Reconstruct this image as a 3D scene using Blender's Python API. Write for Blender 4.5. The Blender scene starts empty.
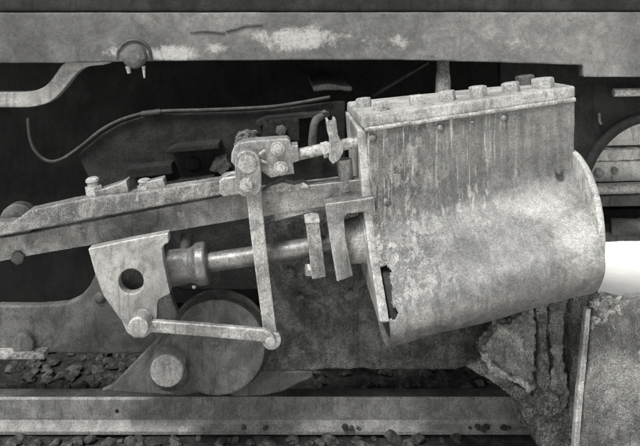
import bpy, bmesh, math, random
from mathutils import Vector, Matrix, noise
random.seed(7)
R = math.radians
S = bpy.context.scene
C = S.collection

# ------------------------------------------------------------------ camera
CX, CY, F, H = 283.0, 20.0, 680.0, 1.35      # principal point, focal (photo px), camera height
cam = bpy.data.cameras.new('camera'); co = bpy.data.objects.new('camera', cam); C.objects.link(co)
co.location = (0, 0, H); co.rotation_euler = (R(90), 0, 0)
cam.sensor_width = 36; cam.lens = F/640*36
cam.shift_x = (320-CX)/640; cam.shift_y = -(223-CY)/640
cam.clip_start = .05; cam.clip_end = 500
S.camera = co
# ------------------------------------------------------------------ light: grey overcast daylight
SUN_EL, SUN_AZ = 57, -40                        # azimuth: degrees to the right of straight behind the camera
w = bpy.data.worlds.new('World'); S.world = w; w.use_nodes = True
nt = w.node_tree; bg = nt.nodes['Background']
sky = nt.nodes.new('ShaderNodeTexSky'); sky.sky_type = 'NISHITA'; sky.sun_disc = False
sky.sun_elevation = R(SUN_EL); sky.sun_rotation = R(180-SUN_AZ); sky.dust_density = 4
bw = nt.nodes.new('ShaderNodeRGBToBW')         # black and white film
nt.links.new(sky.outputs[0], bw.inputs[0]); nt.links.new(bw.outputs[0], bg.inputs[0])
bg.inputs[1].default_value = .07
sl = bpy.data.lights.new('sun', 'SUN'); so = bpy.data.objects.new('sun', sl); C.objects.link(so)
sl.energy = 1.5; sl.angle = R(14); sl.color = (1, .99, .97)
_d = Vector((math.sin(R(SUN_AZ))*math.cos(R(SUN_EL)), -math.cos(R(SUN_AZ))*math.cos(R(SUN_EL)), math.sin(R(SUN_EL))))
so.rotation_euler = _d.to_track_quat('Z', 'Y').to_euler(); so.location = (1, -3, 5)
vs = S.view_settings; vs.view_transform = 'Standard'; vs.look = 'None'; vs.gamma = 1; vs.exposure = 1.22
vs.use_curve_mapping = False

# ------------------------------------------------------------------ helpers
def P(px, py, d):
    return Vector(((px-CX)*d/F, d, H-(py-CY)*d/F))
def thing(name, label, cat, loc, group=None):
    o = bpy.data.objects.new(name, None); C.objects.link(o); o.location = loc
    o.empty_display_size = .05; o['label'] = label; o['category'] = cat
    if group: o['group'] = group
    return o
def origin(o):
    v = Vector((0, 0, 0))
    while o: v += o.location; o = o.parent
    return v
def obj(name, bm, mat, parent=None, smooth=35, label=None):
    """bmesh in world coordinates -> one mesh object under parent"""
    bmesh.ops.recalc_face_normals(bm, faces=bm.faces)
    c = Vector((0, 0, 0))
    for v in bm.verts: c += v.co
    c /= max(1, len(bm.verts))
    for v in bm.verts: v.co -= c
    me = bpy.data.meshes.new(name); bm.to_mesh(me); bm.free()
    me.materials.append(M[mat])
    me.polygons.foreach_set('use_smooth', [True]*len(me.polygons))
    me.set_sharp_from_angle(angle=R(smooth))
    o = bpy.data.objects.new(name, me); C.objects.link(o)
    o.parent = parent; o.location = c - (origin(parent) if parent else Vector((0, 0, 0)))
    if label: o['label'] = label
    return o
def tex(kind, size, depth=4):
    k = 'c%s_%.4f' % (kind, size)
    t = bpy.data.textures.get(k)
    if not t:
        t = bpy.data.textures.new(k, kind); t.noise_scale = size
        if kind == 'CLOUDS': t.noise_depth = depth
    return t
def crag(o, vox=.0035, amp=.03, size=.04):
    """fractured, scabby casting: cracked cells with hard edges"""
    m = o.modifiers.new('cast', 'REMESH'); m.mode = 'VOXEL'; m.voxel_size = vox; m.use_smooth_shade = False
    k = 'crack_%.3f' % size; t_ = bpy.data.textures.get(k)
    if not t_:
        t_ = bpy.data.textures.new(k, 'VORONOI'); t_.noise_scale = size; t_.weight_1 = -1; t_.weight_2 = 1
    m = o.modifiers.new('crack', 'DISPLACE'); m.texture = t_; m.texture_coords = 'GLOBAL'; m.strength = amp*.7; m.mid_level = .3
    m = o.modifiers.new('uneven', 'DISPLACE'); m.texture = tex('CLOUDS', size*.6, 5); m.texture_coords = 'GLOBAL'; m.strength = amp*.5; m.mid_level = .5
    return o
def rough(o, vox=.005, amp=.004, size=.05, fine=True):
    """soften edges like an old casting and make the faces uneven"""
    m = o.modifiers.new('cast', 'REMESH'); m.mode = 'VOXEL'; m.voxel_size = max(.0022, vox*.62); m.use_smooth_shade = True
    m = o.modifiers.new('soft', 'SMOOTH'); m.factor = .5; m.iterations = 1
    m = o.modifiers.new('uneven', 'DISPLACE'); m.texture = tex('CLOUDS', size); m.texture_coords = 'GLOBAL'
    m.strength = amp*(.4 if amp < .009 else .6); m.mid_level = .5
    return o
def prism(poly, d, th, bev=.003, hole=None):
    """plate: outline given in photo pixels at distance d, real thickness th going back"""
    bm = bmesh.new()
    pts = [P(x, y, d) for x, y in poly]
    return prismw(bm, pts, Vector((0, th, 0)), bev, hole)
def prismw(bm, pts, ext, bev=.003, hole=None):
    vs = [bm.verts.new(p) for p in pts]
    es = [bm.edges.new((vs[i], vs[(i+1) % len(vs)])) for i in range(len(vs))]
    if hole:
        c, r = hole
        hv = [bm.verts.new(c+Vector((r*math.cos(a), 0, r*math.sin(a)))) for a in [i*2*math.pi/32 for i in range(32)]]
        es += [bm.edges.new((hv[i], hv[(i+1) % 32])) for i in range(32)]
        bmesh.ops.triangle_fill(bm, use_beauty=True, edges=es)
    else:
        bm.faces.new(vs)
    fs = list(bm.faces)
    r_ = bmesh.ops.extrude_face_region(bm, geom=fs)
    nv = [g for g in r_['geom'] if isinstance(g, bmesh.types.BMVert)]
    bmesh.ops.translate(bm, verts=nv, vec=ext)
    bmesh.ops.recalc_face_normals(bm, faces=bm.faces)
    if bev > 0:
        ed = [e for e in bm.edges if len(e.link_faces) == 2 and e.calc_face_angle(0) > R(50)]
        bmesh.ops.bevel(bm, geom=ed, offset=bev*.6, segments=2, affect='EDGES', profile=.6, clamp_overlap=True)
    return bm
def frame(axis):
    a = Vector(axis).normalized()
    u = a.cross(Vector((0, 0, 1)) if abs(a.z) < .9 else Vector((1, 0, 0))).normalized()
    return a, u, a.cross(u)
def lathe(p0, axis, prof, n=40, bm=None, rot=0, jitter=0):
    """prof: (distance along axis, radius)"""
    bm = bm or bmesh.new(); a, u, v = frame(axis)
    rings = []
    for t, r in prof:
        if r <= 1e-6: rings.append([bm.verts.new(p0+a*t)]); continue
        rings.append([bm.verts.new(p0+a*t+(u*math.cos(q)+v*math.sin(q))*r*(1+jitter*noise.noise(Vector((q*2, t*90, r*50)))))
                      for q in [rot+i*2*math.pi/n for i in range(n)]])
    for A, B in zip(rings, rings[1:]):
        if len(A) == 1 and len(B) == 1: continue
        for i in range(n):
            j = (i+1) % n
            if len(A) == 1: bm.faces.new((A[0], B[i], B[j]))
            elif len(B) == 1: bm.faces.new((A[i], A[j], B[0]))
            else: bm.faces.new((A[i], A[j], B[j], B[i]))
    if len(rings[0]) > 1: bm.faces.new(rings[0][::-1])
    if len(rings[-1]) > 1: bm.faces.new(rings[-1])
    return bm
def rod(p0, p1, r, bev=.003, n=32):
    L = (p1-p0).length; b = min(bev, r*.4, L*.3)
    return lathe(p0, p1-p0, [(0, r-b), (b*.3, r-b*.3), (b, r), (L-b, r), (L-b*.3, r-b*.3), (L, r-b)], n)
def hexb(c, axis, r, h, n=6, rot=.3, bm=None):
    return lathe(c, axis, [(0, r*.98), (h*.1, r), (h*.9, r), (h*.96, r*.96), (h, r*.88)], n, bm, rot)
def dome(c, axis, r, h, n=20):
    return lathe(c, axis, [(-.004, r), (h*.12, r*.98), (h*.5, r*.83), (h*.82, r*.5), (h*.97, r*.2), (h, 0)], n)
def spline(pts, k=8):
    out = []
    for i in range(len(pts)-1):
        p0, p1, p2, p3 = pts[max(i-1, 0)], pts[i], pts[i+1], pts[min(i+2, len(pts)-1)]
        for j in range(k):
            t = j/k
            out.append(.5*((2*p1)+(-p0+p2)*t+(2*p0-5*p1+4*p2-p3)*t*t+(-p0+3*p1-3*p2+p3)*t**3))
    out.append(pts[-1]); return out
def tube(pts, r, n=12, k=8):
    bm = bmesh.new(); pp = spline([Vector(p) for p in pts], k)
    rings = []; u = None
    for i, p in enumerate(pp):
        t = (pp[min(i+1, len(pp)-1)]-pp[max(i-1, 0)]).normalized()
        if u is None: u = t.cross(Vector((0, 1, 0.01))).normalized()
        u = (u-t*u.dot(t)).normalized(); v = t.cross(u)
        rings.append([bm.verts.new(p+(u*math.cos(q)+v*math.sin(q))*r) for q in [a*2*math.pi/n for a in range(n)]])
    for A, B in zip(rings, rings[1:]):
        for i in range(n): bm.faces.new((A[i], A[(i+1) % n], B[(i+1) % n], B[i]))
    bm.faces.new(rings[0][::-1]); bm.faces.new(rings[-1]); return bm
def boxw(x0, x1, y0, y1, z0, z1, bev=.003):
    return prismw(bmesh.new(), [Vector((x0, y0, z0)), Vector((x1, y0, z0)), Vector((x1, y0, z1)), Vector((x0, y0, z1))],
                  Vector((0, y1-y0, 0)), bev)
def circ(cx, cy, r, a0, a1, n):
    return [(cx+r*math.cos(R(a0+(a1-a0)*i/n)), cy-r*math.sin(R(a0+(a1-a0)*i/n))) for i in range(n+1)]

# ------------------------------------------------------------------ materials (black and white print: neutral greys)
M = {}
TINT = (1.0, .992, .955)
class G:
    def __init__(s, name):
        s.m = bpy.data.materials.new(name); s.m.use_nodes = True; s.t = s.m.node_tree; s.b = s.t.nodes['Principled BSDF']
        s.tc = s.t.nodes.new('ShaderNodeTexCoord'); s.geo = s.t.nodes.new('ShaderNodeNewGeometry')
    def link(s, a, b): s.t.links.new(a, b)
    def map(s, sc=(1, 1, 1), rot=(0, 0, 0), src=None):
        m = s.t.nodes.new('ShaderNodeMapping'); m.inputs['Scale'].default_value = sc; m.inputs['Rotation'].default_value = rot
        s.link(src or s.geo.outputs['Position'], m.inputs[0]); return m.outputs[0]
    def noise(s, scale, detail=6, rough=.6, vec=None, dist=0):
        n = s.t.nodes.new('ShaderNodeTexNoise'); n.inputs['Scale'].default_value = scale; n.inputs['Detail'].default_value = detail
        n.inputs['Roughness'].default_value = rough; n.inputs['Distortion'].default_value = dist
        s.link(vec or s.geo.outputs['Position'], n.inputs['Vector']); return n.outputs['Fac']
    def ramp(s, f, a, b, va=0, vb=1):
        n = s.t.nodes.new('ShaderNodeMapRange'); n.interpolation_type = 'SMOOTHSTEP'
        for k, v in zip(('From Min', 'From Max', 'To Min', 'To Max'), (a, b, va, vb)): n.inputs[k].default_value = v
        s.link(f, n.inputs['Value']); return n.outputs[0]
    def op(s, o, a, b=None, clamp=False):
        n = s.t.nodes.new('ShaderNodeMath'); n.operation = o; n.use_clamp = clamp
        for i, x in enumerate((a, b)):
            if x is None: continue
            if isinstance(x, (int, float)): n.inputs[i].default_value = x
            else: s.link(x, n.inputs[i])
        return n.outputs[0]
    def mix(s, f, a, b):
        n = s.t.nodes.new('ShaderNodeMix'); n.data_type = 'FLOAT'
        for i, x in zip((0, 2, 3), (f, a, b)):
            if isinstance(x, (int, float)): n.inputs[i].default_value = x
            else: s.link(x, n.inputs[i])
        return n.outputs[0]
    def sep(s, v):
        n = s.t.nodes.new('ShaderNodeSeparateXYZ'); s.link(v, n.inputs[0]); return n.outputs
    def out(s, val, rough=.7, bump=None, bstr=.4, bdist=.004, metal=0, spec=.35):
        c = s.t.nodes.new('ShaderNodeCombineColor')
        for i in range(3): s.link(s.op('MULTIPLY', val, TINT[i], True), c.inputs[i])
        s.link(c.outputs[0], s.b.inputs['Base Color'])
        if isinstance(rough, (int, float)): s.b.inputs['Roughness'].default_value = rough
        else: s.link(rough, s.b.inputs['Roughness'])
        s.b.inputs['Metallic'].default_value = metal; s.b.inputs['Specular IOR Level'].default_value = spec
        if bump is not None:
            n = s.t.nodes.new('ShaderNodeBump'); n.inputs['Strength'].default_value = bstr; n.inputs['Distance'].default_value = bdist
            s.link(bump, n.inputs['Height']); s.link(n.outputs[0], s.b.inputs['Normal'])
        return s.m
def iron(name, lo, hi, scale=9, grain=.35, spots=.0, spotv=.5, rough=.62, bstr=.45, bdist=.004, edge=.0, metal=0, spec=.4, gs=300):
    g = G(name)
    n0 = g.noise(scale*.5, 4, .6, dist=.5)
    n1 = g.noise(scale, 8, .68, dist=.6)
    n2 = g.noise(scale*7, 6, .7)
    n3 = g.noise(gs, 3, .8)
    run = g.noise(scale*4, 6, .65, g.map((1.5, 1.5, .22)), .4)          # rain and oil runs
    v = g.mix(g.ramp(n1, .40, .62), lo, hi)
    v = g.op('MULTIPLY', v, g.ramp(n0, .35, .65, .78, 1.18))
    v = g.op('MULTIPLY', v, g.ramp(n2, .3, .72, .86, 1.14))
    v = g.op('MULTIPLY', v, g.ramp(run, .52, .64, 1.06, .74))
    v = g.op('MULTIPLY', v, g.ramp(n3, .3, .7, 1-grain*1.35, 1+grain*1.35))
    gr = g.ramp(g.noise(scale*1.8, 8, .72, None, 1.1), .54, .63)
    v = g.mix(g.op('MULTIPLY', gr, .5), v, g.op('MULTIPLY', g.ramp(n3, .3, .7, .7, 1.3), lo*.5))
    pit = g.ramp(g.noise(scale*9+60, 4, .7, dist=.6), .62, .68)
    v = g.mix(g.op('MULTIPLY', pit, .6), v, lo*.4)
    if spots:
        f = g.ramp(g.noise(scale*3.3, 9, .75, dist=.8), .70-spots, .74-spots)
        v = g.mix(g.op('MULTIPLY', f, .75), v, g.op('MULTIPLY', g.ramp(n3, .3, .7, .8, 1.2), spotv))
    if edge:
        e = g.ramp(g.geo.outputs['Pointiness'], .508, .56)
        e = g.op('MULTIPLY', e, g.ramp(n2, .35, .6))
        v = g.mix(g.op('MULTIPLY', e, edge), v, min(.7, hi*2.2))
    h = g.op('SUBTRACT', g.op('ADD', g.op('MULTIPLY', n2, .9), g.op('MULTIPLY', n3, .55)), g.op('MULTIPLY', pit, .6))
    r = g.ramp(n2, .3, .7, rough-.1, min(1, rough+.15))
    M[name] = g.out(v, r, h, bstr, bdist, metal, spec)
iron('beam_top', .015, .03, 6, .4, rough=.9)
iron('hanger', .26, .36, 9, .25, rough=.6)
iron('bar', .15, .29, 11, .4, .05, .42, .48, edge=.6, metal=.25, spec=.5)
iron('bar_crust', .14, .27, 22, .5, .12, .45, .7, .8, .006, edge=.3)
iron('arm', .22, .31, 8, .22, rough=.45, bstr=.25, edge=.5, metal=.15, spec=.5)
iron('link', .20, .33, 14, .35, .04, .5, .45, bstr=.35, edge=.6, metal=.2, spec=.5)
iron('polished', .15, .25, 12, .25, rough=.38, bstr=.2, metal=.35, spec=.5)
iron('bolt', .18, .30, 25, .35, rough=.5, bstr=.5, edge=.5)
iron('pin', .24, .34, 18, .3, rough=.5, bstr=.4, edge=.4)
iron('oily', .05, .11, 12, .4, rough=.45)
iron('crank', .065, .12, 10, .35, .08, .3, .6, edge=.3)
iron('wheel', .05, .10, 10, .4, rough=.6)
iron('frame', .09, .145, 9, .4, .05, .3, .7)
iron('saddle', .09, .20, 16, .42, .08, .28, .6, 1.0, .010, gs=240)
iron('cast_web', .17, .40, 17, .6, .10, .45, .75, 1.0, .014, gs=200)
iron('shadowy', .010, .022, 10, .5, rough=.85)  # arch plate's shade put into a near-black colour
iron('casting', .32, .62, 15, .5, .14, .55, .75, 1.0, .014)
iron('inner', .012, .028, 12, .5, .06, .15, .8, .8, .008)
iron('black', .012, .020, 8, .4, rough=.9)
iron('pipe', .035, .06, 20, .3, rough=.5)
iron('rail', .19, .26, 24, .3, rough=.5, bstr=.35)
iron('railtop', .055, .09, 8, .3, rough=.5)
iron('lid', .26, .38, 10, .28, .06, .65, .65, edge=.2)
iron('gasket', .32, .5, 30, .4, rough=.8, bstr=.8)
iron('flange', .24, .42, 16, .35, .06, .5, .6, edge=.3)
iron('core', .025, .05, 12, .4, rough=.8)
iron('stone', .035, .10, 30, .45, rough=.9, bstr=.8)
iron('gravel', .04, .10, 40, .6, rough=1, bstr=1, bdist=.02)
g_ = G('pale_ground'); M['pale_ground'] = g_.out(g_.ramp(g_.noise(4, 6, .6), .3, .7, .78, .9), .95, g_.noise(30, 6, .7), .3, .02)
iron('timber', .45, .65, 7, .4, rough=.8)
iron('crumb', .3, .6, 40, .5, rough=.9, bstr=1)
def blob(g, X, Z, px, py, d, rx, rz, soft=.5):
    """1 inside an oval patch on the surface, metres"""
    c = P(px, py, d)
    a = g.op('DIVIDE', g.op('SUBTRACT', X, c.x), rx); b = g.op('DIVIDE', g.op('SUBTRACT', Z, c.z), rz)
    q = g.op('SQRT', g.op('ADD', g.op('MULTIPLY', a, a), g.op('MULTIPLY', b, b)))
    return g.ramp(q, 1, 1-soft)
iron('slab', .16, .33, 9, .45, .12, .55, .75, 1.0, .012)
def beam_mat():
    g = G('beam'); X, Y, Z = g.sep(g.geo.outputs['Position'])
    n0 = g.noise(3.2, 5, .6, None, .6); n1 = g.noise(12, 8, .72, None, .7); n2 = g.noise(60, 6, .75); n3 = g.noise(300, 3, .8)
    v = g.mix(g.ramp(n0, .38, .62), .13, .20)
    v = g.op('MULTIPLY', v, g.ramp(X, -.95, -.1, .55, 1.0))           # darker towards the left end
    v = g.op('MULTIPLY', v, g.ramp(n1, .35, .68, .78, 1.25))
    w_ = None
    for px, py, rx, rz, a in ((168, 54, .16, .05, .9), (300, 38, .24, .07, .8), (218, 48, .08, .03, .6), (110, 52, .06, .03, .6), (390, 42, .2, .06, .4), (510, 45, .25, .06, .3)):
        b = g.op('MULTIPLY', blob(g, X, Z, px, py, 2.3, rx, rz, .9), a); w_ = b if w_ is None else g.op('MAXIMUM', w_, b)
    f = g.ramp(g.op('ADD', g.op('MULTIPLY', w_, .40), g.op('ADD', g.op('MULTIPLY', n1, .75), g.op('MULTIPLY', n2, .3))), .62, .84)
    v = g.mix(g.op('MULTIPLY', f, .8), v, .46)
    pit = g.ramp(g.noise(34, 8, .75, None, .8), .62, .66)
    v = g.mix(g.op('MULTIPLY', pit, .6), v, .07)
    v = g.op('MULTIPLY', v, g.ramp(n2, .3, .7, .82, 1.18)); v = g.op('MULTIPLY', v, g.ramp(n3, .3, .7, .68, 1.32))
    M['beam'] = g.out(v, .7, g.op('ADD', n2, g.op('SUBTRACT', g.op('MULTIPLY', n3, .35), g.op('MULTIPLY', pit, .6))), .5, .004)
beam_mat()
def clad_mat():
    g = G('clad'); pos = g.geo.outputs['Position']; X, Y, Z = g.sep(pos)
    fine = g.noise(240, 3, .85); mid = g.noise(46, 8, .74, dist=.6); big = g.noise(6.0, 6, .62, None, .5); fl9 = g.noise(24, 9, .74, g.map((1, 1, .7)), .25)
    strk = g.noise(34, 7, .7, g.map((1.6, 1, .13), (0, R(3), 0)), .35)
    strk2 = g.noise(58, 5, .6, g.map((1.3, 1, .055), (0, R(2), 0)), .2)
    left = g.op('MULTIPLY', g.ramp(X, .58, .27), g.ramp(Z, .52, .82, .30, 1.0))                                  # the end by the motion is more scabbed
    v = g.ramp(big, .36, .64, .115, .165)
    v = g.op('MULTIPLY', v, g.ramp(strk, .35, .66, .80, 1.22))
    # dark rust scabs where the paint has gone
    f = g.op('MULTIPLY', g.ramp(g.op('ADD', g.op('MULTIPLY', fl9, .65), g.op('MULTIPLY', strk, .35)), .495, .52), g.op('ADD', g.op('MULTIPLY', left, .78), .05))
    v = g.mix(f, v, .058)
    # pale flaked paint beside the scabs
    fl = g.op('ADD', g.op('MULTIPLY', g.noise(25, 9, .76, g.map((1, 1, .55)), .3), .7), g.op('MULTIPLY', strk, .3))
    f2 = g.op('MULTIPLY', g.ramp(fl, .50, .525), g.op('ADD', g.op('MULTIPLY', left, .66), .05))
    v = g.mix(f2, v, .31)
    # pale lime runs from under the lid
    f3 = g.op('MULTIPLY', g.ramp(strk2, .55, .63), g.op('MULTIPLY', g.ramp(Z, .70, .95), g.ramp(X, .72, .52)))
    v = g.mix(g.op('MULTIPLY', f3, .75), v, .42)
    # rubbed bright metal on the barrel, with its highlight painted into the colour
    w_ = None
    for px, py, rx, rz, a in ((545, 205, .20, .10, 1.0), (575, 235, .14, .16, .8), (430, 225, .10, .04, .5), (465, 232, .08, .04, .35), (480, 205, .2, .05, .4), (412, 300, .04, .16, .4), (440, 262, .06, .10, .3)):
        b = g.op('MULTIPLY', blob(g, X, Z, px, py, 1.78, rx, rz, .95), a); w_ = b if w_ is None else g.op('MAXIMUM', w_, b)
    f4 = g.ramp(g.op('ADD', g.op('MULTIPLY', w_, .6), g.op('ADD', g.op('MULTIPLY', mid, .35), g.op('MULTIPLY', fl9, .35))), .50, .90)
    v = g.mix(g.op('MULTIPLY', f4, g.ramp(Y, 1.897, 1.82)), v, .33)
    dk = None
    for px, py, rx, rz, a in ((470, 248, .09, .06, .9), (400, 155, .05, .06, .8), (425, 200, .14, .03, .6), (510, 272, .16, .06, .8), (430, 320, .12, .05, .6), (540, 140, .12, .05, .5)):
        b = g.op('MULTIPLY', blob(g, X, Z, px, py, 1.80, rx, rz, .95), a); dk = b if dk is None else g.op('MAXIMUM', dk, b)
    f5 = g.ramp(g.op('ADD', g.op('MULTIPLY', dk, .45), g.op('MULTIPLY', g.noise(17, 8, .72, None, .9), .7)), .50, .66)
    v = g.mix(g.op('MULTIPLY', f5, .5), v, .085)
    run = g.noise(24, 8, .72, g.map((1.4, .4, .16), (0, R(-6), 0)), .8)
    v = g.op('MULTIPLY', v, g.mix(g.ramp(g.noise(7, 4, .6, None, .6), .42, .60), 1.0, g.ramp(run, .40, .62, .86, 1.14)))
    v = g.op('MULTIPLY', v, g.ramp(mid, .32, .70, .80, 1.20))
    v = g.op('MULTIPLY', v, g.ramp(fine, .28, .72, .60, 1.40))
    h = g.op('ADD', g.op('MULTIPLY', mid, .7), g.op('ADD', g.op('MULTIPLY', fine, .3), g.op('SUBTRACT', g.op('MULTIPLY', f2, .5), g.op('MULTIPLY', f, .5))))
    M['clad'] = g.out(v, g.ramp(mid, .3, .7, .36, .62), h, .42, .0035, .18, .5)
clad_mat()

# ------------------------------------------------------------------ the setting: ground, ballast, rail
def struct(o): o['kind'] = 'structure'; return o
bm = bmesh.new(); bmesh.ops.create_grid(bm, x_segments=4, y_segments=4, size=60)
struct(obj('ground', bm, 'pale_ground')).location = (0, 40, -.02)
bm = bmesh.new(); bmesh.ops.create_grid(bm, x_segments=160, y_segments=90, size=1)
for v in bm.verts:
    v.co = Vector((v.co.x*2.0-.55, 2.25+v.co.y*.95, 0))
    e = min(1, (1-abs((v.co.y-2.25)/.95))*4, (1-abs((v.co.x+.55)/2.0))*6)
    v.co.z = -.03+(.065 if v.co.y > 2.28 else .044)*max(0, e)+.012*noise.noise(v.co*14)
bed = struct(obj('ballast_bed', bm, 'gravel'))
stones = []
for k in range(7):
    b2 = bmesh.new(); bmesh.ops.create_icosphere(b2, subdivisions=2, radius=1)
    off = Vector((k*7.3, 2, 5))
    for v in b2.verts:
        n = v.co.normalized()
        v.co = n*(1+.45*noise.noise(n*1.3+off)+.12*noise.noise(n*4+off)); v.co.z *= .72
    me = bpy.data.meshes.new('stone'); b2.to_mesh(me); b2.free(); me.materials.append(M['stone'])
    me.polygons.foreach_set('use_smooth', [True]*len(me.polygons)); me.set_sharp_from_angle(angle=R(28)); stones.append(me)
def stone_at(x, y, z, r):
    o = bpy.data.objects.new('stone', random.choice(stones)); C.objects.link(o); o.parent = bed
    o.location = Vector((x, y, z))-bed.location; o.scale = (r, r*random.uniform(.7, 1), r*random.uniform(.6, .95))
    o.rotation_euler = (random.uniform(-.5, .5), random.uniform(-.5, .5), random.uniform(0, 6.3))
for x0, x1, y0, y1, n in ((-1.02, -.42, 2.31, 2.80, 150), (.08, .80, 2.31, 2.62, 70), (-1.05, .62, 2.09, 2.17, 78)):
    for i in range(n):
        r = random.uniform(.012, .028)
        stone_at(random.uniform(x0, x1), random.uniform(y0, y1), (.036 if y0 > 2.2 else .012)+r*.25, r)
for px, py, r in ((345, 427, .013), (351, 428, .010), (541, 411, .012), (546, 408, .008), (535, 413, .007)):
    p = P(px, py, 2.165 if px < 500 else 2.18)
    stone_at(p.x, p.y, p.z, r)

_z = H-378*2.2/F-.088
for cx_, n_ in ((-.05, 2), (.22, 2), (.62, 5), (.74, 6)):
    for i in range(n_):
        r = random.uniform(.003, .012); stone_at(cx_+random.gauss(0, .035), random.uniform(2.168, 2.190), _z+r*.3, r)
ZT = H-378*2.2/F                                           # rail head level
rl = thing('rail', 'long worn steel rail running under the crank disc on ballast', 'rail', (-.3, 2.22, .04))
prof = [(2.2, ZT-.006), (2.206, ZT), (2.250, ZT), (2.254, ZT-.004), (2.254, ZT-.052), (2.238, ZT-.056), (2.236, ZT-.080),
        (2.275, ZT-.092), (2.275, ZT-.102), (2.172, ZT-.102), (2.172, ZT-.092), (2.196, ZT-.082), (2.2015, ZT-.072), (2.199, ZT-.060)]
o = obj('rail_section', prismw(bmesh.new(), [Vector((-1.7, y, z)) for y, z in prof], Vector((2.52, 0, 0)), 0), 'rail', rl)
o2 = obj('running_surface', boxw(-1.69, .81, 2.2065, 2.2525, ZT-.002, ZT+.0015, .0005), 'railtop', rl)
sub = o.modifiers.new('uneven', 'DISPLACE'); sub.texture = tex('CLOUDS', .3); sub.texture_coords = 'GLOBAL'; sub.strength = .002
p = P(117, 411, 2.2)
obj('bolt_hole', lathe(p, (0, 1, 0), [(-.002, .0062), (.004, .0062)], 16), 'black', rl)
p = P(524, 419, 2.185)
obj('fish_bolt', lathe(p, (0, -1, 0), [(-.004, .024), (.006, .024), (.010, .018), (.006, .013), (.010, .011), (.012, .0)], 20), 'rail', rl)

# ------------------------------------------------------------------ dark interior behind the motion
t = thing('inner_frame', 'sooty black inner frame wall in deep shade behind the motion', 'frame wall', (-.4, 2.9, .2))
obj('wall_plate', boxw(-1.9, 1.14, 2.86, 2.90, .16, 1.75), 'black', t)  # near-black colour stands in for the deep shade
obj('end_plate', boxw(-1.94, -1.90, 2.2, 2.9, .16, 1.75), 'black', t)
obj('deck_plate', boxw(-1.9, 1.5, 2.345, 2.86, 1.40, 1.43), 'black', t)  # roof carried back, added to keep the recess in shade
obj('rear_light_block', boxw(-1.9, 1.0, 2.92, 3.6, .05, .9), 'black', t)  # added box, blocks light reaching the ballast from the far side

t = thing('motion_bracket', 'rust-scabbed back plate with ledges behind the sloping bars', 'back plate', P(220, 200, 2.36))
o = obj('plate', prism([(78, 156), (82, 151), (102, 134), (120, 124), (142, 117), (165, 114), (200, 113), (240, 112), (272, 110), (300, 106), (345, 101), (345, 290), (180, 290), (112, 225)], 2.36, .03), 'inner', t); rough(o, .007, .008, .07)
o = obj('ledge', prism([(126, 169), (171, 164), (173, 174), (128, 179)], 2.29, .075, .003), 'inner', t); rough(o, .005, .005, .03)
o = obj('ledge', prism([(165, 151), (176, 147), (219, 143), (219, 149), (166, 154)], 2.27, .09, .003), 'inner', t); rough(o, .005, .005, .03)
o = obj('ledge', prism([(166, 182), (214, 176), (216, 190), (168, 192)], 2.30, .06, .003), 'inner', t); rough(o, .005, .006, .03)
obj('rivet', dome(P(193, 164, 2.35), (0, -1, 0), .026, .02), 'inner', t)
obj('bolt', hexb(P(146, 186, 2.35), (0, -1, 0), .024, .05), 'inner', t)
o = obj('ledge', prism([(256, 122), (266, 117), (300, 114), (330, 112), (330, 117), (268, 121), (259, 128)], 2.31, .05, .003), 'inner', t); rough(o, .004, .006, .03)
o = obj('block', prism([(262, 140), (263, 124), (272, 120), (299, 118), (300, 141)], 2.30, .07, .004), 'inner', t); rough(o, .004, .012, .02)
obj('bolt', hexb(P(281, 130, 2.30), (0, -1, 0), .019, .018), 'frame', t)
o = obj('vertical_pipe', tube([P(312, 146, 2.31), P(313, 132, 2.30), P(316, 120, 2.31), P(326, 113, 2.33)], .014), 'frame', t); rough(o, .0035, .008, .02)
o = obj('lump', prism([(234, 146), (237, 135), (246, 131), (256, 133), (262, 146)], 2.31, .06, .004), 'frame', t); rough(o, .0035, .03, .015)
o = obj('lump', prism([(209, 171), (215, 160), (225, 157), (230, 168), (222, 175)], 2.32, .05, .004), 'frame', t); rough(o, .0035, .03, .015)
def inside(x, y, poly):
    c = False; j = len(poly)-1
    for i in range(len(poly)):
        (a, b), (e, f) = poly[i], poly[j]
        if (b > y) != (f > y) and x < (e-a)*(y-b)/(f-b)+a: c = not c
        j = i
    return c
def scales(name, poly, d, n, r0, r1, mat, par, tilt=.5, dj=.012):
    """rust scale: thin broken flakes, tilted and overlapping"""
    bm = bmesh.new(); xs = [p[0] for p in poly]; ys = [p[1] for p in poly]; k = 0
    while k < n:
        x, y = random.uniform(min(xs), max(xs)), random.uniform(min(ys), max(ys))
        if not inside(x, y, poly): continue
        k += 1; m = random.randint(4, 7); rr = random.uniform(r0, r1); a0 = random.random()*6
        el = random.uniform(.5, 1); rot = Matrix.Rotation(random.gauss(0, tilt), 3, 'X') @ Matrix.Rotation(random.gauss(0, tilt), 3, 'Z') @ Matrix.Rotation(random.random()*6, 3, 'Y')
        c = P(x, y, d+random.uniform(-dj, dj)); th = rr*random.uniform(.2, .5)
        pts = [rr*random.uniform(.5, 1.3)*Vector((math.cos(a0+q*6.283/m), 0, el*math.sin(a0+q*6.283/m))) for q in range(m)]
        A = [bm.verts.new(c+rot @ p) for p in pts]; B = [bm.verts.new(c+rot @ (p*1.08+Vector((0, th, 0)))) for p in pts]
        bm.faces.new(A); bm.faces.new(B[::-1])
        for q in range(m): bm.faces.new((A[q], A[(q+1) % m], B[(q+1) % m], B[q]))
    o = obj(name, bm, mat, par, 15); o['kind'] = 'stuff'; return o
t = thing('drain_pipe', 'thin dark pipe looping down and arching over the black recess', 'pipe', P(57, 161, 2.345))
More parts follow.
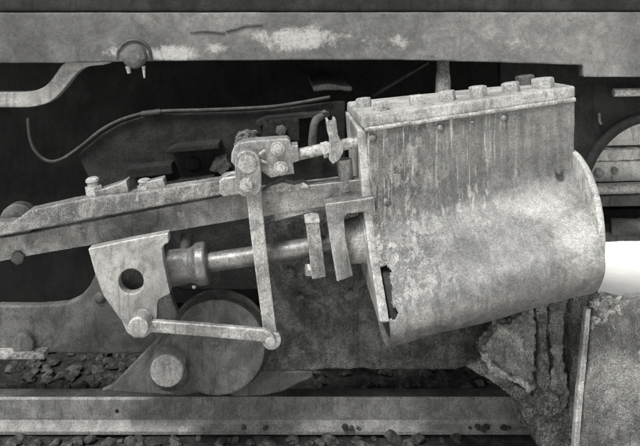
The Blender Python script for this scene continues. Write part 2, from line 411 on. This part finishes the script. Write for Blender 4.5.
o = obj('pipe_run', tube([P(28, 118, 2.345), P(30, 138, 2.345), P(36, 152, 2.345), P(48, 161, 2.345), P(62, 159, 2.345), P(80, 147, 2.345), P(100, 131, 2.345),
                     P(118, 121, 2.345), P(140, 114, 2.345), P(165, 111, 2.345), P(200, 110, 2.345), P(240, 108.5, 2.345), P(272, 106.5, 2.345), P(300, 102.5, 2.345), P(330, 97, 2.345)], .0062, 10), 'pipe', t)
obj('sleeve', rod(P(141, 114, 2.345), P(161, 111.5, 2.345), .0105), 'pipe', t)
t = thing('bracket_strip', 'small rusty strip bracket in the shade beside the steam chest', 'bracket', P(330, 92, 2.36))
o = obj('strip', prism([(312, 86), (330, 84), (352, 87), (352, 91), (330, 90), (314, 91)], 2.37, .48, .003), 'frame', t); rough(o, .006, .012, .03)
t = thing('stay_rod', 'thin diagonal stay rod rising into the black recess', 'rod', P(378, 94, 2.6))
obj('bar', rod(P(372, 96, 2.6), P(428, 62, 2.6), .008), 'pipe', t)
t = thing('stud', 'upright rusty stud standing behind the steam chest lid', 'stud', P(443, 96, 2.36))
o = obj('shank', lathe(P(443, 100, 2.36), (0, 0, 1), [(0, .028), (.07, .026), (.10, .022), (.16, .020)], 20), 'bar_crust', t); rough(o, .004, .008, .02)

# ------------------------------------------------------------------ overhead beam
t = thing('footplate_beam', 'long weathered steel beam spanning above the steam chest', 'beam', P(300, 62, 2.3))
BM = [(-60, 12.5), (700, 12), (700, 77), (584, 77), (583, 65), (500, 62.5), (400, 60), (300, 60), (160, 61), (60, 63), (-60, 63)]
o = obj('web', prism(BM, 2.3, .045, .004), 'beam', t); rough(o, .007, .006, .09)
o = obj('top_plate', prism([(-60, -20), (700, -20), (700, 11.6), (-60, 12)], 2.316, .5, .003), 'beam_top', t); rough(o, .012, .004, .1)
o = obj('boss', lathe(P(135, 56, 2.302), (0, -1, 0), [(-.01, .042), (.010, .042), (.024, .036), (.032, .022), (.034, 0)], 32), 'beam', t); rough(o, .004, .008, .03)
rim = [P(134+17*math.cos(R(a)), 57-17*math.sin(R(a)), 2.2995) for a in range(-10, 192, 12)]
o = obj('boss_groove', tube(rim, .0055, 8, 3), 'oily', t)
for px, y0, y1, r in ((128, 66, 72, .008), (143.5, 66, 78, .0055)):
    o = obj('drip', lathe(P(px, y0, 2.29), P(px+1, y1, 2.29)-P(px, y0, 2.29), [(0, r*1.3), (.01, r), (.025, r*.8), ((y1-y0)*2.29/F, r*.5)], 12), 'lid', t)
def flake(pts, d=2.2985, w=.0035):
    return tube([P(x, y, d) for x, y in pts], w, 6, 4)
for k, pts in enumerate((((190, 32), (205, 31.5), (225, 33)), ((226, 31), (236, 29), (246, 26), (262, 24.5)))):
    obj('seam', flake(pts), 'oily', t)

t = thing('curved_hanger', 'pale curved bar sweeping up under the beam', 'hanger bar', P(40, 107, 2.34))
up = [(-30, 92), (12, 92), (32, 91), (45, 86), (54, 76), (63, 64), (80, 55)]
lo = [(120, 56), (107, 64), (86, 67), (74, 76), (63, 90), (50, 102), (32, 107), (12, 107.5), (-30, 107.5)]
up = [(p.x, p.y) for p in spline([Vector((a, b, 0)) for a, b in up], 4)]; lo = [(p.x, p.y) for p in spline([Vector((a, b, 0)) for a, b in lo], 4)]
o = obj('bar', prism(up+lo, 2.35, .05, .005), 'hanger', t); rough(o, .005, .003, .05)

# ------------------------------------------------------------------ frame, saddle, wheel, crank
t = thing('main_frame', 'flat riveted frame bar with rounded corner behind the drop arm', 'frame', P(60, 353, 2.24))
fp = [(-60, 306), (40, 306), (66, 304), (80, 298), (90, 286), (98, 268), (112, 250), (160, 258), (172, 300), (190, 345), (140, 354), (-60, 352)]
o = obj('plate', prism(fp, 2.24, .035, .004), 'frame', t); rough(o, .006, .006, .06)
o = obj('bolt', hexb(P(25, 342, 2.235), (0, -1, 0), .036, .022, 10), 'frame', t)
o = obj('foot_strip', prism([(-20, 354.5), (44, 353), (44, 359), (-20, 360)], 2.2, .06, .002), 'bar', t)
obj('rivet', dome(P(100, 298, 2.24), (0, -1, 0), .02, .012), 'frame', t)

t = thing('cylinder_saddle', 'pitted rust-crusted plate behind the piston rod gland', 'saddle plate', P(370, 370, 2.14))
sp = [(262, 212), (420, 205), (500, 240), (520, 330), (492, 356), (455, 369), (420, 370), (340, 369), (290, 371), (262, 373)]
o = obj('plate', prism(sp, 2.12, .07, .006), 'saddle', t); rough(o, .005, .022, .045)
for px, py, r in ((290, 272, .017), (291, 227, .014), (300, 298, .016), (350, 292, .012)):
    obj('bolt', hexb(P(px, py, 2.112), (0, -1, 0), r, .016), 'saddle', t)

t = thing('wheel', 'dark wheel disc half hidden behind the crank', 'wheel', P(219, 397, 2.18))
o = obj('disc', lathe(P(219, 343, 2.095), (0, 1, 0), [(.004, .0), (.004, .140), (0, .143), (0, .154), (.004, .158), (.02, .158), (.022, 0)], 72), 'wheel', t)
t = thing('guard_plate', 'dark slanting guard plate behind the crank pin boss', 'guard plate', P(150, 393, 2.13))
o = obj('plate', prism([(101, 391), (112, 386), (150, 347), (187, 312), (214, 300), (205, 392), (180, 396)], 2.12, .02, .003), 'frame', t); rough(o, .005, .005, .04)
t = thing('brake_block', 'dark curved brake block resting behind the crank above the rail', 'brake block', P(280, 393, 2.13))
o = obj('block', prism([(225, 392), (240, 371), (313, 371), (313, 378), (296, 385), (282, 392), (262, 396), (235, 397)], 2.12, .03, .003), 'frame', t); rough(o, .005, .005, .04)

t = thing('crank', 'round balance-weighted crank disc with a stout projecting pin', 'crank', P(205, 396, 2.05))
cp = circ(217, 348, 48, 132, -112, 40)+[(188, 389)]+circ(170, 371, 22, 250, 128, 10)
cw = obj('crank_web', prism(cp, 2.02, .07, .005), 'crank', t); rough(cw, .005, .004, .05)
obj('centre_mark', lathe(P(219, 351, 2.021), (0, -1, 0), [(-.004, .012), (.002, .012), (.003, .010), (.003, .007), (.0, .006), (-.003, .006)], 20), 'crank', cw)
obj('pin_boss', rod(P(171, 371, 2.025), P(171, 371, 2.025)+Vector((0, -.02, 0)), .053, .005, 40), 'oily', t)
cpn = obj('crank_pin', rod(P(166.5, 371.5, 1.965), P(166.5, 371.5, 1.965)+Vector((0, .06, 0)), .048, .004, 48), 'pin', t); rough(cpn, .004, .003, .03)

# ------------------------------------------------------------------ slide bar and valve rod
t = thing('slide_bar', 'heavy sloping slide bar above the drop arm and piston rod', 'slide bar', P(150, 240, 2.0))
o = obj('bar', prism([(-60, 247), (14, 236), (236, 194), (300, 187), (372, 178), (374, 199), (312, 207), (246, 219), (35, 255), (-60, 273)], 1.98, .075, .004), 'bar', t); rough(o, .005, .004, .06)
o = obj('bar_end_facing', prism([(262, 191), (300, 186.5), (338, 182), (372, 178), (374, 201), (312, 208.5), (262, 217)], 1.93, .05, .004), 'bar', t); rough(o, .004, .006, .03)  # end of the slide bar, added further forward to stay out of shadow
o = obj('packing_piece', prism([(273, 209), (311, 203), (312, 212), (275, 221.5)], 1.935, .06, .003), 'bar', t); rough(o, .004, .004, .03)
o = obj('grease', prism([(262, 193), (268, 187), (282, 182), (294, 185), (304, 183), (310, 187), (300, 191)], 1.926, .05, .003), 'bar', t); rough(o, .003, .012, .012)
obj('end_nut', hexb(P(20, 256, 1.99), (0, -1, 0), .021, .02), 'oily', t)
obj('end_bolt', hexb(P(22, 218, 2.03), (0, -1, 0), .052, .04, 24), 'oily', t)
for px, py in ((82, 231), (181, 214)):
    obj('rivet', dome(P(px, py, 1.98), (0, -1, 0), .011, .005), 'bar', t)
t = thing('valve_rod', 'crusted upper rod with lugs on top sloping to the link', 'valve rod', P(120, 230, 1.95))
vr = obj('bar', prism([(-60, 229), (14, 222), (28, 211), (60, 204), (84, 199), (150, 191), (221, 180), (236, 177), (238, 191), (221, 195), (110, 215), (14, 233.5), (-60, 248)], 1.93, .055, .004), 'bar_crust', t); rough(vr, .005, .006, .03)
o = obj('lug', prism([(86, 201), (88, 191), (100, 190), (121, 183), (126, 180), (129, 195), (110, 199)], 1.945, .05, .003), 'bar', t); rough(o, .004, .005, .03)
o = obj('lug', prism([(137, 195), (139, 184), (163, 178), (166, 189)], 1.96, .04, .003), 'bar', t); rough(o, .004, .005, .03)
def upbolt(px, y0, y1, d, r, par):
    L = (y0-y1)*d/F
    b = lathe(P(px, y0, d), (-.15, 0, 1), [(0, r), (L*.55, r), (L*.58, r*.98)], 6, None, .35)
    lathe(P(px, y0, d)+Vector((-.15, 0, 1)).normalized()*L*.5, (-.15, 0, 1), [(0, r*.62), (L*.3, r*.62), (L*.31, r*.75), (L*.42, r*.75), (L*.5, r*.5)], 16, b)
    bmesh.ops.bevel(b, geom=[e for e in b.edges if e.is_manifold and e.calc_face_angle(0) > .7], offset=.0015, segments=1, affect='EDGES')
    return obj('bolt', b, 'bolt', par)
upbolt(95, 198, 177, 1.965, .026, t); upbolt(146, 194, 178.5, 1.975, .024, t)
o = obj('fork_end', prism([(219, 181), (223, 178), (240, 175), (243, 178), (243, 192), (238, 195), (223, 197), (219, 193)], 1.895, .075, .006), 'link', t); rough(o, .003, .003, .02)
o = obj('split_pin', tube([P(224, 177, 1.91), P(232, 173, 1.90), P(241, 173, 1.90), P(239, 176, 1.89), P(226, 180, 1.90)], .003, 8), 'bolt', t)

# ------------------------------------------------------------------ crosshead with drop arm and piston rod
t = thing('crosshead', 'pale drop arm with a round hole on the piston rod crosshead', 'crosshead', P(140, 335, 1.9))
ap = [(88, 249), (128, 240.5), (168, 233), (168.5, 242.5), (164, 245), (162, 249), (163, 261), (170, 294), (163, 297), (158.5, 300), (157, 306), (156.5, 322),
      (151, 333), (144, 338), (134, 338), (127, 333), (121.5, 321), (112, 308), (103.5, 296), (94.7, 273)]
o = obj('drop_arm', prism(ap, 1.86, .034, .003, (P(131, 281.5, 1.86), 12.6*1.86/F)), 'arm', t); rough(o, .0035, .002, .06)
o = obj('slipper', prism([(90, 253), (160, 241), (160, 300), (112, 305), (100, 278)], 1.915, .10, .004), 'oily', t)
ax = (P(310, 247, 1.96)-P(205, 263, 1.96)).normalized()
pb = P(160, 270, 1.965); 
o = obj('boss', lathe(pb, ax, [(0, .048), (.02, .052), (.06, .051), (.085, .047), (.10, .052), (.112, .060), (.135, .060), (.140, .055), (.142, .03)], 40), 'polished', t); rough(o, .004, .003, .05)
obj('piston_rod', rod(P(200, 264, 1.965), P(200, 264, 1.965)+ax*.50, .0275, .002, 36), 'polished', t)
o = obj('oil_knob', tube([P(184, 262, 2.0), P(185, 246, 2.01), P(187, 236, 2.03)], .018), 'oily', t)
obj('grub_screw', dome(P(194, 287, 1.94), (0, -.3, -1), .006, .006), 'bolt', t)

t = thing('gland', 'piston rod gland with upright stud bar and arched clamp bracket', 'gland', P(335, 280, 1.95))
o = obj('stud_bar', prism([(305.5, 221), (319, 220), (326, 277), (312, 280)], 1.885, .05, .004), 'bar', t); rough(o, .0035, .004, .03)
o = obj('stud_cap', prism([(304.5, 220), (312, 218), (319.5, 219), (320, 222.5), (305, 223.5)], 1.882, .055, .003), 'link', t)
obj('nut', hexb(P(313, 270, 1.905), (-1, -.25, .1), .018, .02), 'bar', t)
o = obj('clamp_bracket', prism([(325, 204), (362, 199), (374, 197), (376, 216), (364, 212), (347, 214), (344, 219), (346, 240), (353, 276), (337, 282), (330, 240)], 1.87, .06, .004), 'bar', t); rough(o, .0035, .004, .03)
o = obj('stuffing_box', lathe(P(338, 243, 1.965), ax, [(0, .035), (.004, .058), (.03, .062), (.07, .066), (.075, .08), (.16, .084)], 40), 'flange', t); rough(o, .004, .004, .03)

# ------------------------------------------------------------------ valve spindle crosshead
t = thing('valve_crosshead', 'blocky valve spindle crosshead held by two washered bolts', 'valve crosshead', P(275, 178, 1.92))
vp = [(231, 162), (231.5, 153), (234, 146.5), (239, 143), (250, 141), (287, 138.5), (290, 141), (291, 146), (298, 145), (299, 161), (293, 163), (294.5, 174), (281, 175.5), (271, 178), (262, 172), (240, 172)]
o = obj('block', prism(vp, 1.9, .06, .005), 'bar', t); rough(o, .0035, .004, .03)
for px, py in ((277.5, 148.5), (281, 168)):
    wsh = obj('washer', lathe(P(px, py, 1.901), (0, -1, 0), [(-.004, .0205), (.004, .0205), (.006, .019), (.006, 0)], 28), 'bolt', t)
    obj('bolt', hexb(P(px, py, 1.896), (0, -1, 0), .0135, .014), 'bolt', wsh)
for a, b in (((256, 157), (265, 150.5)), ((257, 158.5), (266, 163))):
    o = obj('key', tube([P(*a, 1.897), P((a[0]+b[0])/2, (a[1]+b[1])/2, 1.89), P(*b, 1.893)], .0045, 8), 'link', t)
sx = (P(345, 143, 1.93)-P(298, 155, 1.93)).normalized()
obj('spindle', rod(P(296, 155, 1.93), P(365, 140, 1.93), .0165, .002), 'bar', t)
obj('lock_nut', hexb(P(322, 150.5, 1.93), sx, .0225, .022), 'bolt', t)
o = obj('clamp', prism([(326, 120), (328.5, 119), (329, 123), (333, 122.5), (333.5, 118.5), (336, 119), (338, 135), (343, 145), (343.5, 152), (340, 159), (333, 164.5), (329, 160), (330, 140), (327.5, 132)], 1.90, .05, .003), 'bolt', t); rough(o, .003, .003, .02)
o = obj('pillar', lathe(P(347, 190, 1.95), (-.1, 0, 1), [(0, .024), (.03, .021), (.09, .023)], 24), 'bar', t); rough(o, .004, .004, .02)

t = thing('combination_lever', 'long hanging lever with a round-ended link and pins', 'lever', P(271, 350, 1.88))
lp = circ(247.5, 163, 12.5, 180, 0, 14)+[(261, 176)]+circ(248, 184, 13.5, -10, -170, 14)
o = obj('link_plate', prism(lp, 1.845, .045, .004), 'link', t); rough(o, .003, .002, .03)
obj('upper_pin', rod(P(247.5, 164, 1.846), P(247.5, 164, 1.846)+Vector((0, -.004, 0)), .025, .002, 36), 'bar', t)
obj('lower_bolt', hexb(P(246.5, 184, 1.845), (0, -1, 0), .0185, .02, 8), 'bolt', t)
o = obj('lever_bar', prism([(246, 190), (261, 188), (263, 215), (268, 262), (276.5, 332), (263.5, 334), (257, 284), (250, 230)], 1.868, .026, .003), 'link', t); rough(o, .003, .002, .03)
o = obj('lower_eye', lathe(P(271.5, 341, 1.868), (0, 1, 0), [(0, .022), (.003, .026), (.024, .026), (.026, .022)], 32), 'link', t)
o = obj('lower_pin', lathe(P(270.5, 342, 1.84), (0, -1, 0), [(-.03, .014), (.004, .014), (.008, .011), (.010, .0)], 24), 'lid', t)

t = thing('union_link', 'straight flat link joining the drop arm to the lever', 'link', P(205, 336, 1.85))
o = obj('bar', prism([(139, 321), (149, 321), (205, 325), (264, 330), (271, 333), (276, 340), (272, 347), (264, 342.5), (205, 337), (149, 332.5), (139, 332)], 1.842, .018, .004), 'link', t); rough(o, .003, .0015, .03)
o = obj('pin_head', rod(P(138, 328, 1.80), P(138, 328, 1.80)+Vector((0, .06, 0)), .0275, .004, 36), 'link', t); rough(o, .003, .002, .02)

# ------------------------------------------------------------------ cylinder and steam chest
cyl = thing('cylinder_block', 'large riveted steam cylinder with slanting bolted valve chest lid', 'steam cylinder', P(480, 330, 1.92))
def Pz(l): return [Vector((d, z, 0)) for d, z in l]
PR = Pz([(1.9, -.2207), (1.9, -.29), (1.9, -.345), (1.896, -.395), (1.878, -.435), (1.838, -.474), (1.776, -.520), (1.728, -.565), (1.712, -.610), (1.725, -.655), (1.765, -.70), (1.84, -.73), (1.94, -.735), (2.06, -.72)])
PL = Pz([(1.9, -.304), (1.9, -.39), (1.9, -.475), (1.896, -.545), (1.878, -.592), (1.838, -.640), (1.776, -.692), (1.728, -.738), (1.712, -.780), (1.725, -.812), (1.765, -.845), (1.84, -.862), (1.94, -.862), (2.06, -.84)])
KS = 10
SR, SL = spline(PR, KS), spline(PL, KS)
NS = len(SR); NX = 110
def xl(z): return .231+.040*min(1, max(0, (-.304-z)/.5))
def surf(u, s, inset=0.0, bumps=True):
    a, b = SL[s], SR[s]
    p = a.lerp(b, u); x = xl(a.y)*(1-u)+.81*u
    t_ = (SL[min(s+1, NS-1)].lerp(SR[min(s+1, NS-1)], u)-SL[max(s-1, 0)].lerp(SR[max(s-1, 0)], u)).normalized()
    n = Vector((t_.y, -t_.x, 0))                       # outward (towards the viewer)
    if n.x > 0 and s < NS*.6: n = -n
    q = Vector((x, p.x, p.y+H))
    k = 0
    if bumps:
        k = .006*noise.noise(q*5)+.0022*noise.noise(q*17)+.0008*noise.noise(q*60)
    off = n*(k-inset)
    return q+Vector((0, off.x, off.y))
def loft(u0, u1, s1, inset, bumps=True, nx=NX, tear=False):
    bm = bmesh.new(); g = []
    for i in range(nx+1):
        u = u0+(u1-u0)*i/nx
        g.append([bm.verts.new(surf(u, s, inset, bumps)) for s in range(s1)])
    for i in range(nx):
        for s in range(s1-1):
            f = [g[i][s], g[i+1][s], g[i+1][s+1], g[i][s+1]]
            if tear:
                c = (f[0].co+f[2].co)/2; px = CX+c.x*F/c.y; py = CY+(H-c.z)*F/c.y
                if 267 < py < 319 and px < 390+.07*(py-267)+3*noise.noise(Vector((py*.2, 3, 0)))+.8*noise.noise(Vector((py*.8, 1, 0)))+(4 if py > 309 else 0): continue
                if px > 390 and py < 0: continue
            bm.faces.new(f)
    bmesh.ops.delete(bm, geom=[v for v in bm.verts if not v.link_faces], context='VERTS')
    return bm
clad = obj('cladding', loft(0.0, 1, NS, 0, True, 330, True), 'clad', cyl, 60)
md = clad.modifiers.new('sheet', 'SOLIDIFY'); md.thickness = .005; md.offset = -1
# inner casting, closed
bm = loft(.012, .985, NS, .02, False, 10)
for u in (.012, .985): bm.faces.new([bm.verts.new(surf(u, q, .02, False)) for q in range(NS)])
bmesh.ops.remove_doubles(bm, verts=bm.verts, dist=.0003)
o = obj('casting', bm, 'core', cyl)
# end plate facing the motion
pl = [(SL[s].x, SL[s].y) for s in range(0, NS) if SL[s].y > -.762]
pl += [(pl[-1][0]+.03, -.775), (2.25, -.775), (2.27, -.304)]
pts = [Vector((xl(z)-.024, d-.004, z+H)) for d, z in pl]
o = obj('end_plate', prismw(bmesh.new(), pts, Vector((.0245, 0, 0)), .005), 'flange', cyl); rough(o, .0045, .004, .03)
# front cover ring
o = obj('front_cover', lathe(Vector((.805, 1.93, H-.562)), (1, 0, .0), [(0, .0), (0, .196), (.004, .200), (.014, .200), (.018, .196), (.020, .0)], 72), 'flange', cyl); rough(o, .006, .003, .05)
# lid
def lidpts(k):     # k=0 top, 1 bottom
    dz = -.034*k; e = 0
    return [P(361.5, 116.5, 1.885)+Vector((e, 0, dz)), P(575.5, 85.5, 1.885)+Vector((-e, 0, dz)), P(548, 81, 2.1)+Vector((-e, 0, dz)), P(347, 101.5, 2.27)+Vector((e, 0, dz))]
bm = bmesh.new(); A = [bm.verts.new(p) for p in lidpts(0)]; B = [bm.verts.new(p) for p in lidpts(1)]
bm.faces.new(A); bm.faces.new(B[::-1])
for i in range(4): bm.faces.new((A[i], A[(i+1) % 4], B[(i+1) % 4], B[i]))
bmesh.ops.subdivide_edges(bm, edges=bm.edges[:], cuts=9, use_grid_fill=True); bmesh.ops.recalc_face_normals(bm, faces=bm.faces)
bmesh.ops.bevel(bm, geom=[e for e in bm.edges if e.is_manifold and e.calc_face_angle(0) > .8], offset=.004, segments=2, affect='EDGES')
lid = obj('lid', bm, 'lid', cyl); rough(lid, .0045, .004, .05)
a0, a1, a2, a3 = lidpts(0)
ln = (a1-a0).cross(a3-a0).normalized()
if ln.z < 0: ln = -ln
def on_lid(u, v): return (a0.lerp(a1, u)).lerp(a3.lerp(a2, u), v)
for u, v, r, dk in ((.105, .18, .0255, 0), (.055, .52, .0245, 0), (.285, .24, .0255, 0), (.43, .22, .0255, 0), (.58, .24, .0255, 0), (.735, .24, .0255, 0), (.885, .24, .031, 0), (.88, .85, .028, 1)):
    o = obj('bolt', hexb(on_lid(u, v)-ln*.004, ln+Vector((random.uniform(-.03, .03), random.uniform(-.03, .03), 0)), r, random.uniform(.030, .034), random.choice((6, 6, 4)), random.uniform(0, 1)), 'frame' if dk else 'bolt', lid)  # back bolt's shade put into its colour by the darker material
# gasket bead
gp = []
for i in range(40):
    u = i/39; p = P(364.5, 128.5, 1.888).lerp(P(575, 98, 1.888), u)
    gp.append(p+Vector((0, .001*noise.noise(Vector((u*30, 0, 0))), -.003+.0035*noise.noise(Vector((u*22, 3, 0))))))
obj('gasket', tube(gp, .0062, 8, 2), 'gasket', cyl)
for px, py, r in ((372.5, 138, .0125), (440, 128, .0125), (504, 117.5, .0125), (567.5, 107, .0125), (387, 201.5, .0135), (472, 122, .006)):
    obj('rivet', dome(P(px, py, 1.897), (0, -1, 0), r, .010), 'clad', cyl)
obj('rivet', dome(Vector(((559-CX)*1.872/F, 1.872, H-(171-CY)*1.872/F)), (0, -1, .6), .0125, .010), 'frame', cyl)
for px, py, r in ((383, 216, .006), (389, 220, .005), (388, 234, .006), (388, 243, .005)):
    obj('paint_blister', dome(P(px, py, 1.898), (0, -1, 0), r, .003), 'lid', cyl)

# ------------------------------------------------------------------ castings under the cylinder, right-hand side
t = thing('cylinder_bracket', 'flaking cast bracket with ribs below the barrel of the cylinder', 'bracket', P(550, 430, 2.0))
o = obj('web', prism([(480, 352), (500, 330), (520, 290), (600, 280), (596, 460), (556, 460), (528, 412), (498, 384), (484, 372)], 2.03, .07, .006), 'cast_web', t); crag(o, .004, .02, .06)
def scabby(o, vox, amp, size, amp2, size2):
    m = o.modifiers.new('cast', 'REMESH'); m.mode = 'VOXEL'; m.voxel_size = vox; m.use_smooth_shade = True
    for a, z, kind in ((amp, size, 'CLOUDS'), (amp2, size2, 'STUCCI')):
        m = o.modifiers.new('uneven', 'DISPLACE'); m.texture = tex(kind, z); m.texture_coords = 'GLOBAL'; m.strength = a; m.mid_level = .5
SC = [(484, 346), (492, 337), (499, 326), (510, 324), (520, 316), (534, 309), (537, 340), (534, 366), (533, 391), (527, 384), (523, 387), (516, 379), (509, 381), (503, 373), (496, 374), (491, 365), (485, 360)]
o = obj('scab', prism(SC, 1.995, .05, .004), 'casting', t); scabby(o, .0025, .02, .05, .016, .014)
o = obj('scab_rim', tube([P(484, 352, 1.99), P(489, 364, 1.985), P(497, 371, 1.985), P(508, 377, 1.98), P(517, 379, 1.985), P(524, 384, 1.985), P(531, 390, 1.99)], .010, 10, 4), 'crumb', t); scabby(o, .0022, .014, .03, .012, .012)
o = obj('foot_plate', prism([(464, 366), (484, 360), (512, 382), (552, 410), (560, 430), (545, 430), (520, 404), (497, 385)], 2.02, .05, .004), 'cast_web', t); scabby(o, .003, .006, .04, .004, .012)
o = obj('rib', prism([(537, 308), (549, 302), (547, 340), (551, 384), (545, 392), (538, 384), (541, 350)], 1.99, .06, .004), 'cast_web', t); scabby(o, .003, .010, .04, .006, .015)
o = obj('scab', prism([(551, 304), (566, 299), (562, 330), (566, 372), (570, 395), (563, 414), (548, 418), (538, 406), (546, 390), (555, 366), (549, 330)], 2.0, .05, .004), 'casting', t); scabby(o, .0025, .022, .05, .014, .016)
o = obj('rib', prism([(572, 298), (594, 292), (588, 330), (580, 440), (569, 440), (574, 360)], 1.99, .06, .006), 'cast_web', t); rough(o, .004, .010, .04)
o = obj('foot_lug', lathe(P(548, 404, 1.99), (0, -1, 0), [(-.03, .036), (.004, .036), (.009, .031), (.007, .022), (.009, 0)], 32), 'cast_web', t); rough(o, .004, .008, .03)
o = obj('toe', prism([(520, 412), (540, 406), (585, 410), (590, 470), (550, 470)], 2.0, .1, .01), 'cast_web', t); crag(o, .004, .018, .05)

t = thing('end_slab', 'broad scratched slab standing beside the cylinder bracket', 'slab', P(610, 440, 1.87))
o = obj('slab_face', prism([(594, 309), (600, 301), (612, 298), (628, 301), (660, 297), (720, 298), (720, 520), (575, 520), (584, 420)], 1.85, .045, .005), 'slab', t); rough(o, .005, .018, .05)
o = obj('edge_strip', prism([(586.5, 309), (591.5, 309), (583, 405), (575, 520), (569, 520), (577, 405)], 1.855, .022, .003), 'flange', t); rough(o, .004, .004, .03)
scales('crumbled_top', [(594, 306), (604, 297), (618, 299), (617, 310), (603, 314)], 1.848, 60, .006, .018, 'crumb', t, .25, .005)
scales('crumb_patch', [(593, 317), (602, 313), (608, 319), (603, 326), (595, 324)], 1.85, 60, .003, .009, 'crumb', t, .25, .003)
scales('rust_scale', [(604, 330), (640, 320), (640, 440), (592, 440)], 1.852, 240, .003, .010, 'slab', t, .25, .002)

t = thing('arch_plate', 'shaded plate with an arched lower edge below the beam end', 'arch plate', P(600, 190, 2.4))
ar = [(500, 48), (720, 48), (720, 106), (660, 112), (640, 117), (622, 125), (607, 138), (596, 153), (588, 170), (578, 200), (500, 210)]
o = obj('plate', prism(ar, 2.4, .03, .004), 'shadowy', t); rough(o, .006, .006, .05)
o = obj('arch_rim', tube([P(x, y, 2.385) for x, y in ((580, 190), (586, 172), (594, 155), (605, 140), (620, 127.5), (640, 119), (680, 112))], .016), 'shadowy', t)
o = obj('hook', tube([P(599, 113, 2.39), P(599.5, 121, 2.385), P(601, 124, 2.385)], .005), 'frame', t)
t = thing('end_pipe', 'short pale pipe stub poking out under the beam end', 'pipe', P(640, 96, 2.36))
obj('stub', rod(P(613, 92.5, 2.36), P(700, 91, 2.36), .0145), 'link', t)
# timbers of the buffer beam seen past the cylinder
t = thing('buffer_timber', 'weathered stack of bolted timbers seen beyond the cylinder end', 'timber beam', P(640, 245, 2.75))
def timber(name, y0, y1, d, mat, amp=.008, x0=560):
    o = obj(name, prism([(x0, y0), (760, y0-6), (760, y1-4), (x0, y1)], d, .12, .006), mat, t); return rough(o, .008, amp, .05)
timber('plank', 96, 147, 2.72, 'timber'); timber('plank', 151, 162, 2.70, 'timber', .03)
timber('plank', 163, 183, 2.71, 'timber', .006)
timber('lower_rail', 197, 208, 2.68, 'frame', .004); timber('plank', 211, 232, 2.76, 'inner', .02)
timber('bottom_plank', 233, 243, 2.66, 'frame', .012)
timber('backing_board', 90, 240, 2.84, 'inner', .004); obj('top_pipe', rod(P(560, 190, 2.66), P(760, 184, 2.66), .022), 'link', t)
for px, py, r in ((615, 171, .015), (599, 173, .02), (652, 168, .015)):
    obj('bolt', dome(P(px, py, 2.705), (0, -1, 0), r, .012), 'bar', t)
o = obj('buffer_stub', lathe(P(610, 226, 2.64), (1, -.3, 0), [(0, .03), (.1, .035), (.12, .05), (.3, .05)], 24), 'frame', t); rough(o, .006, .01, .04)
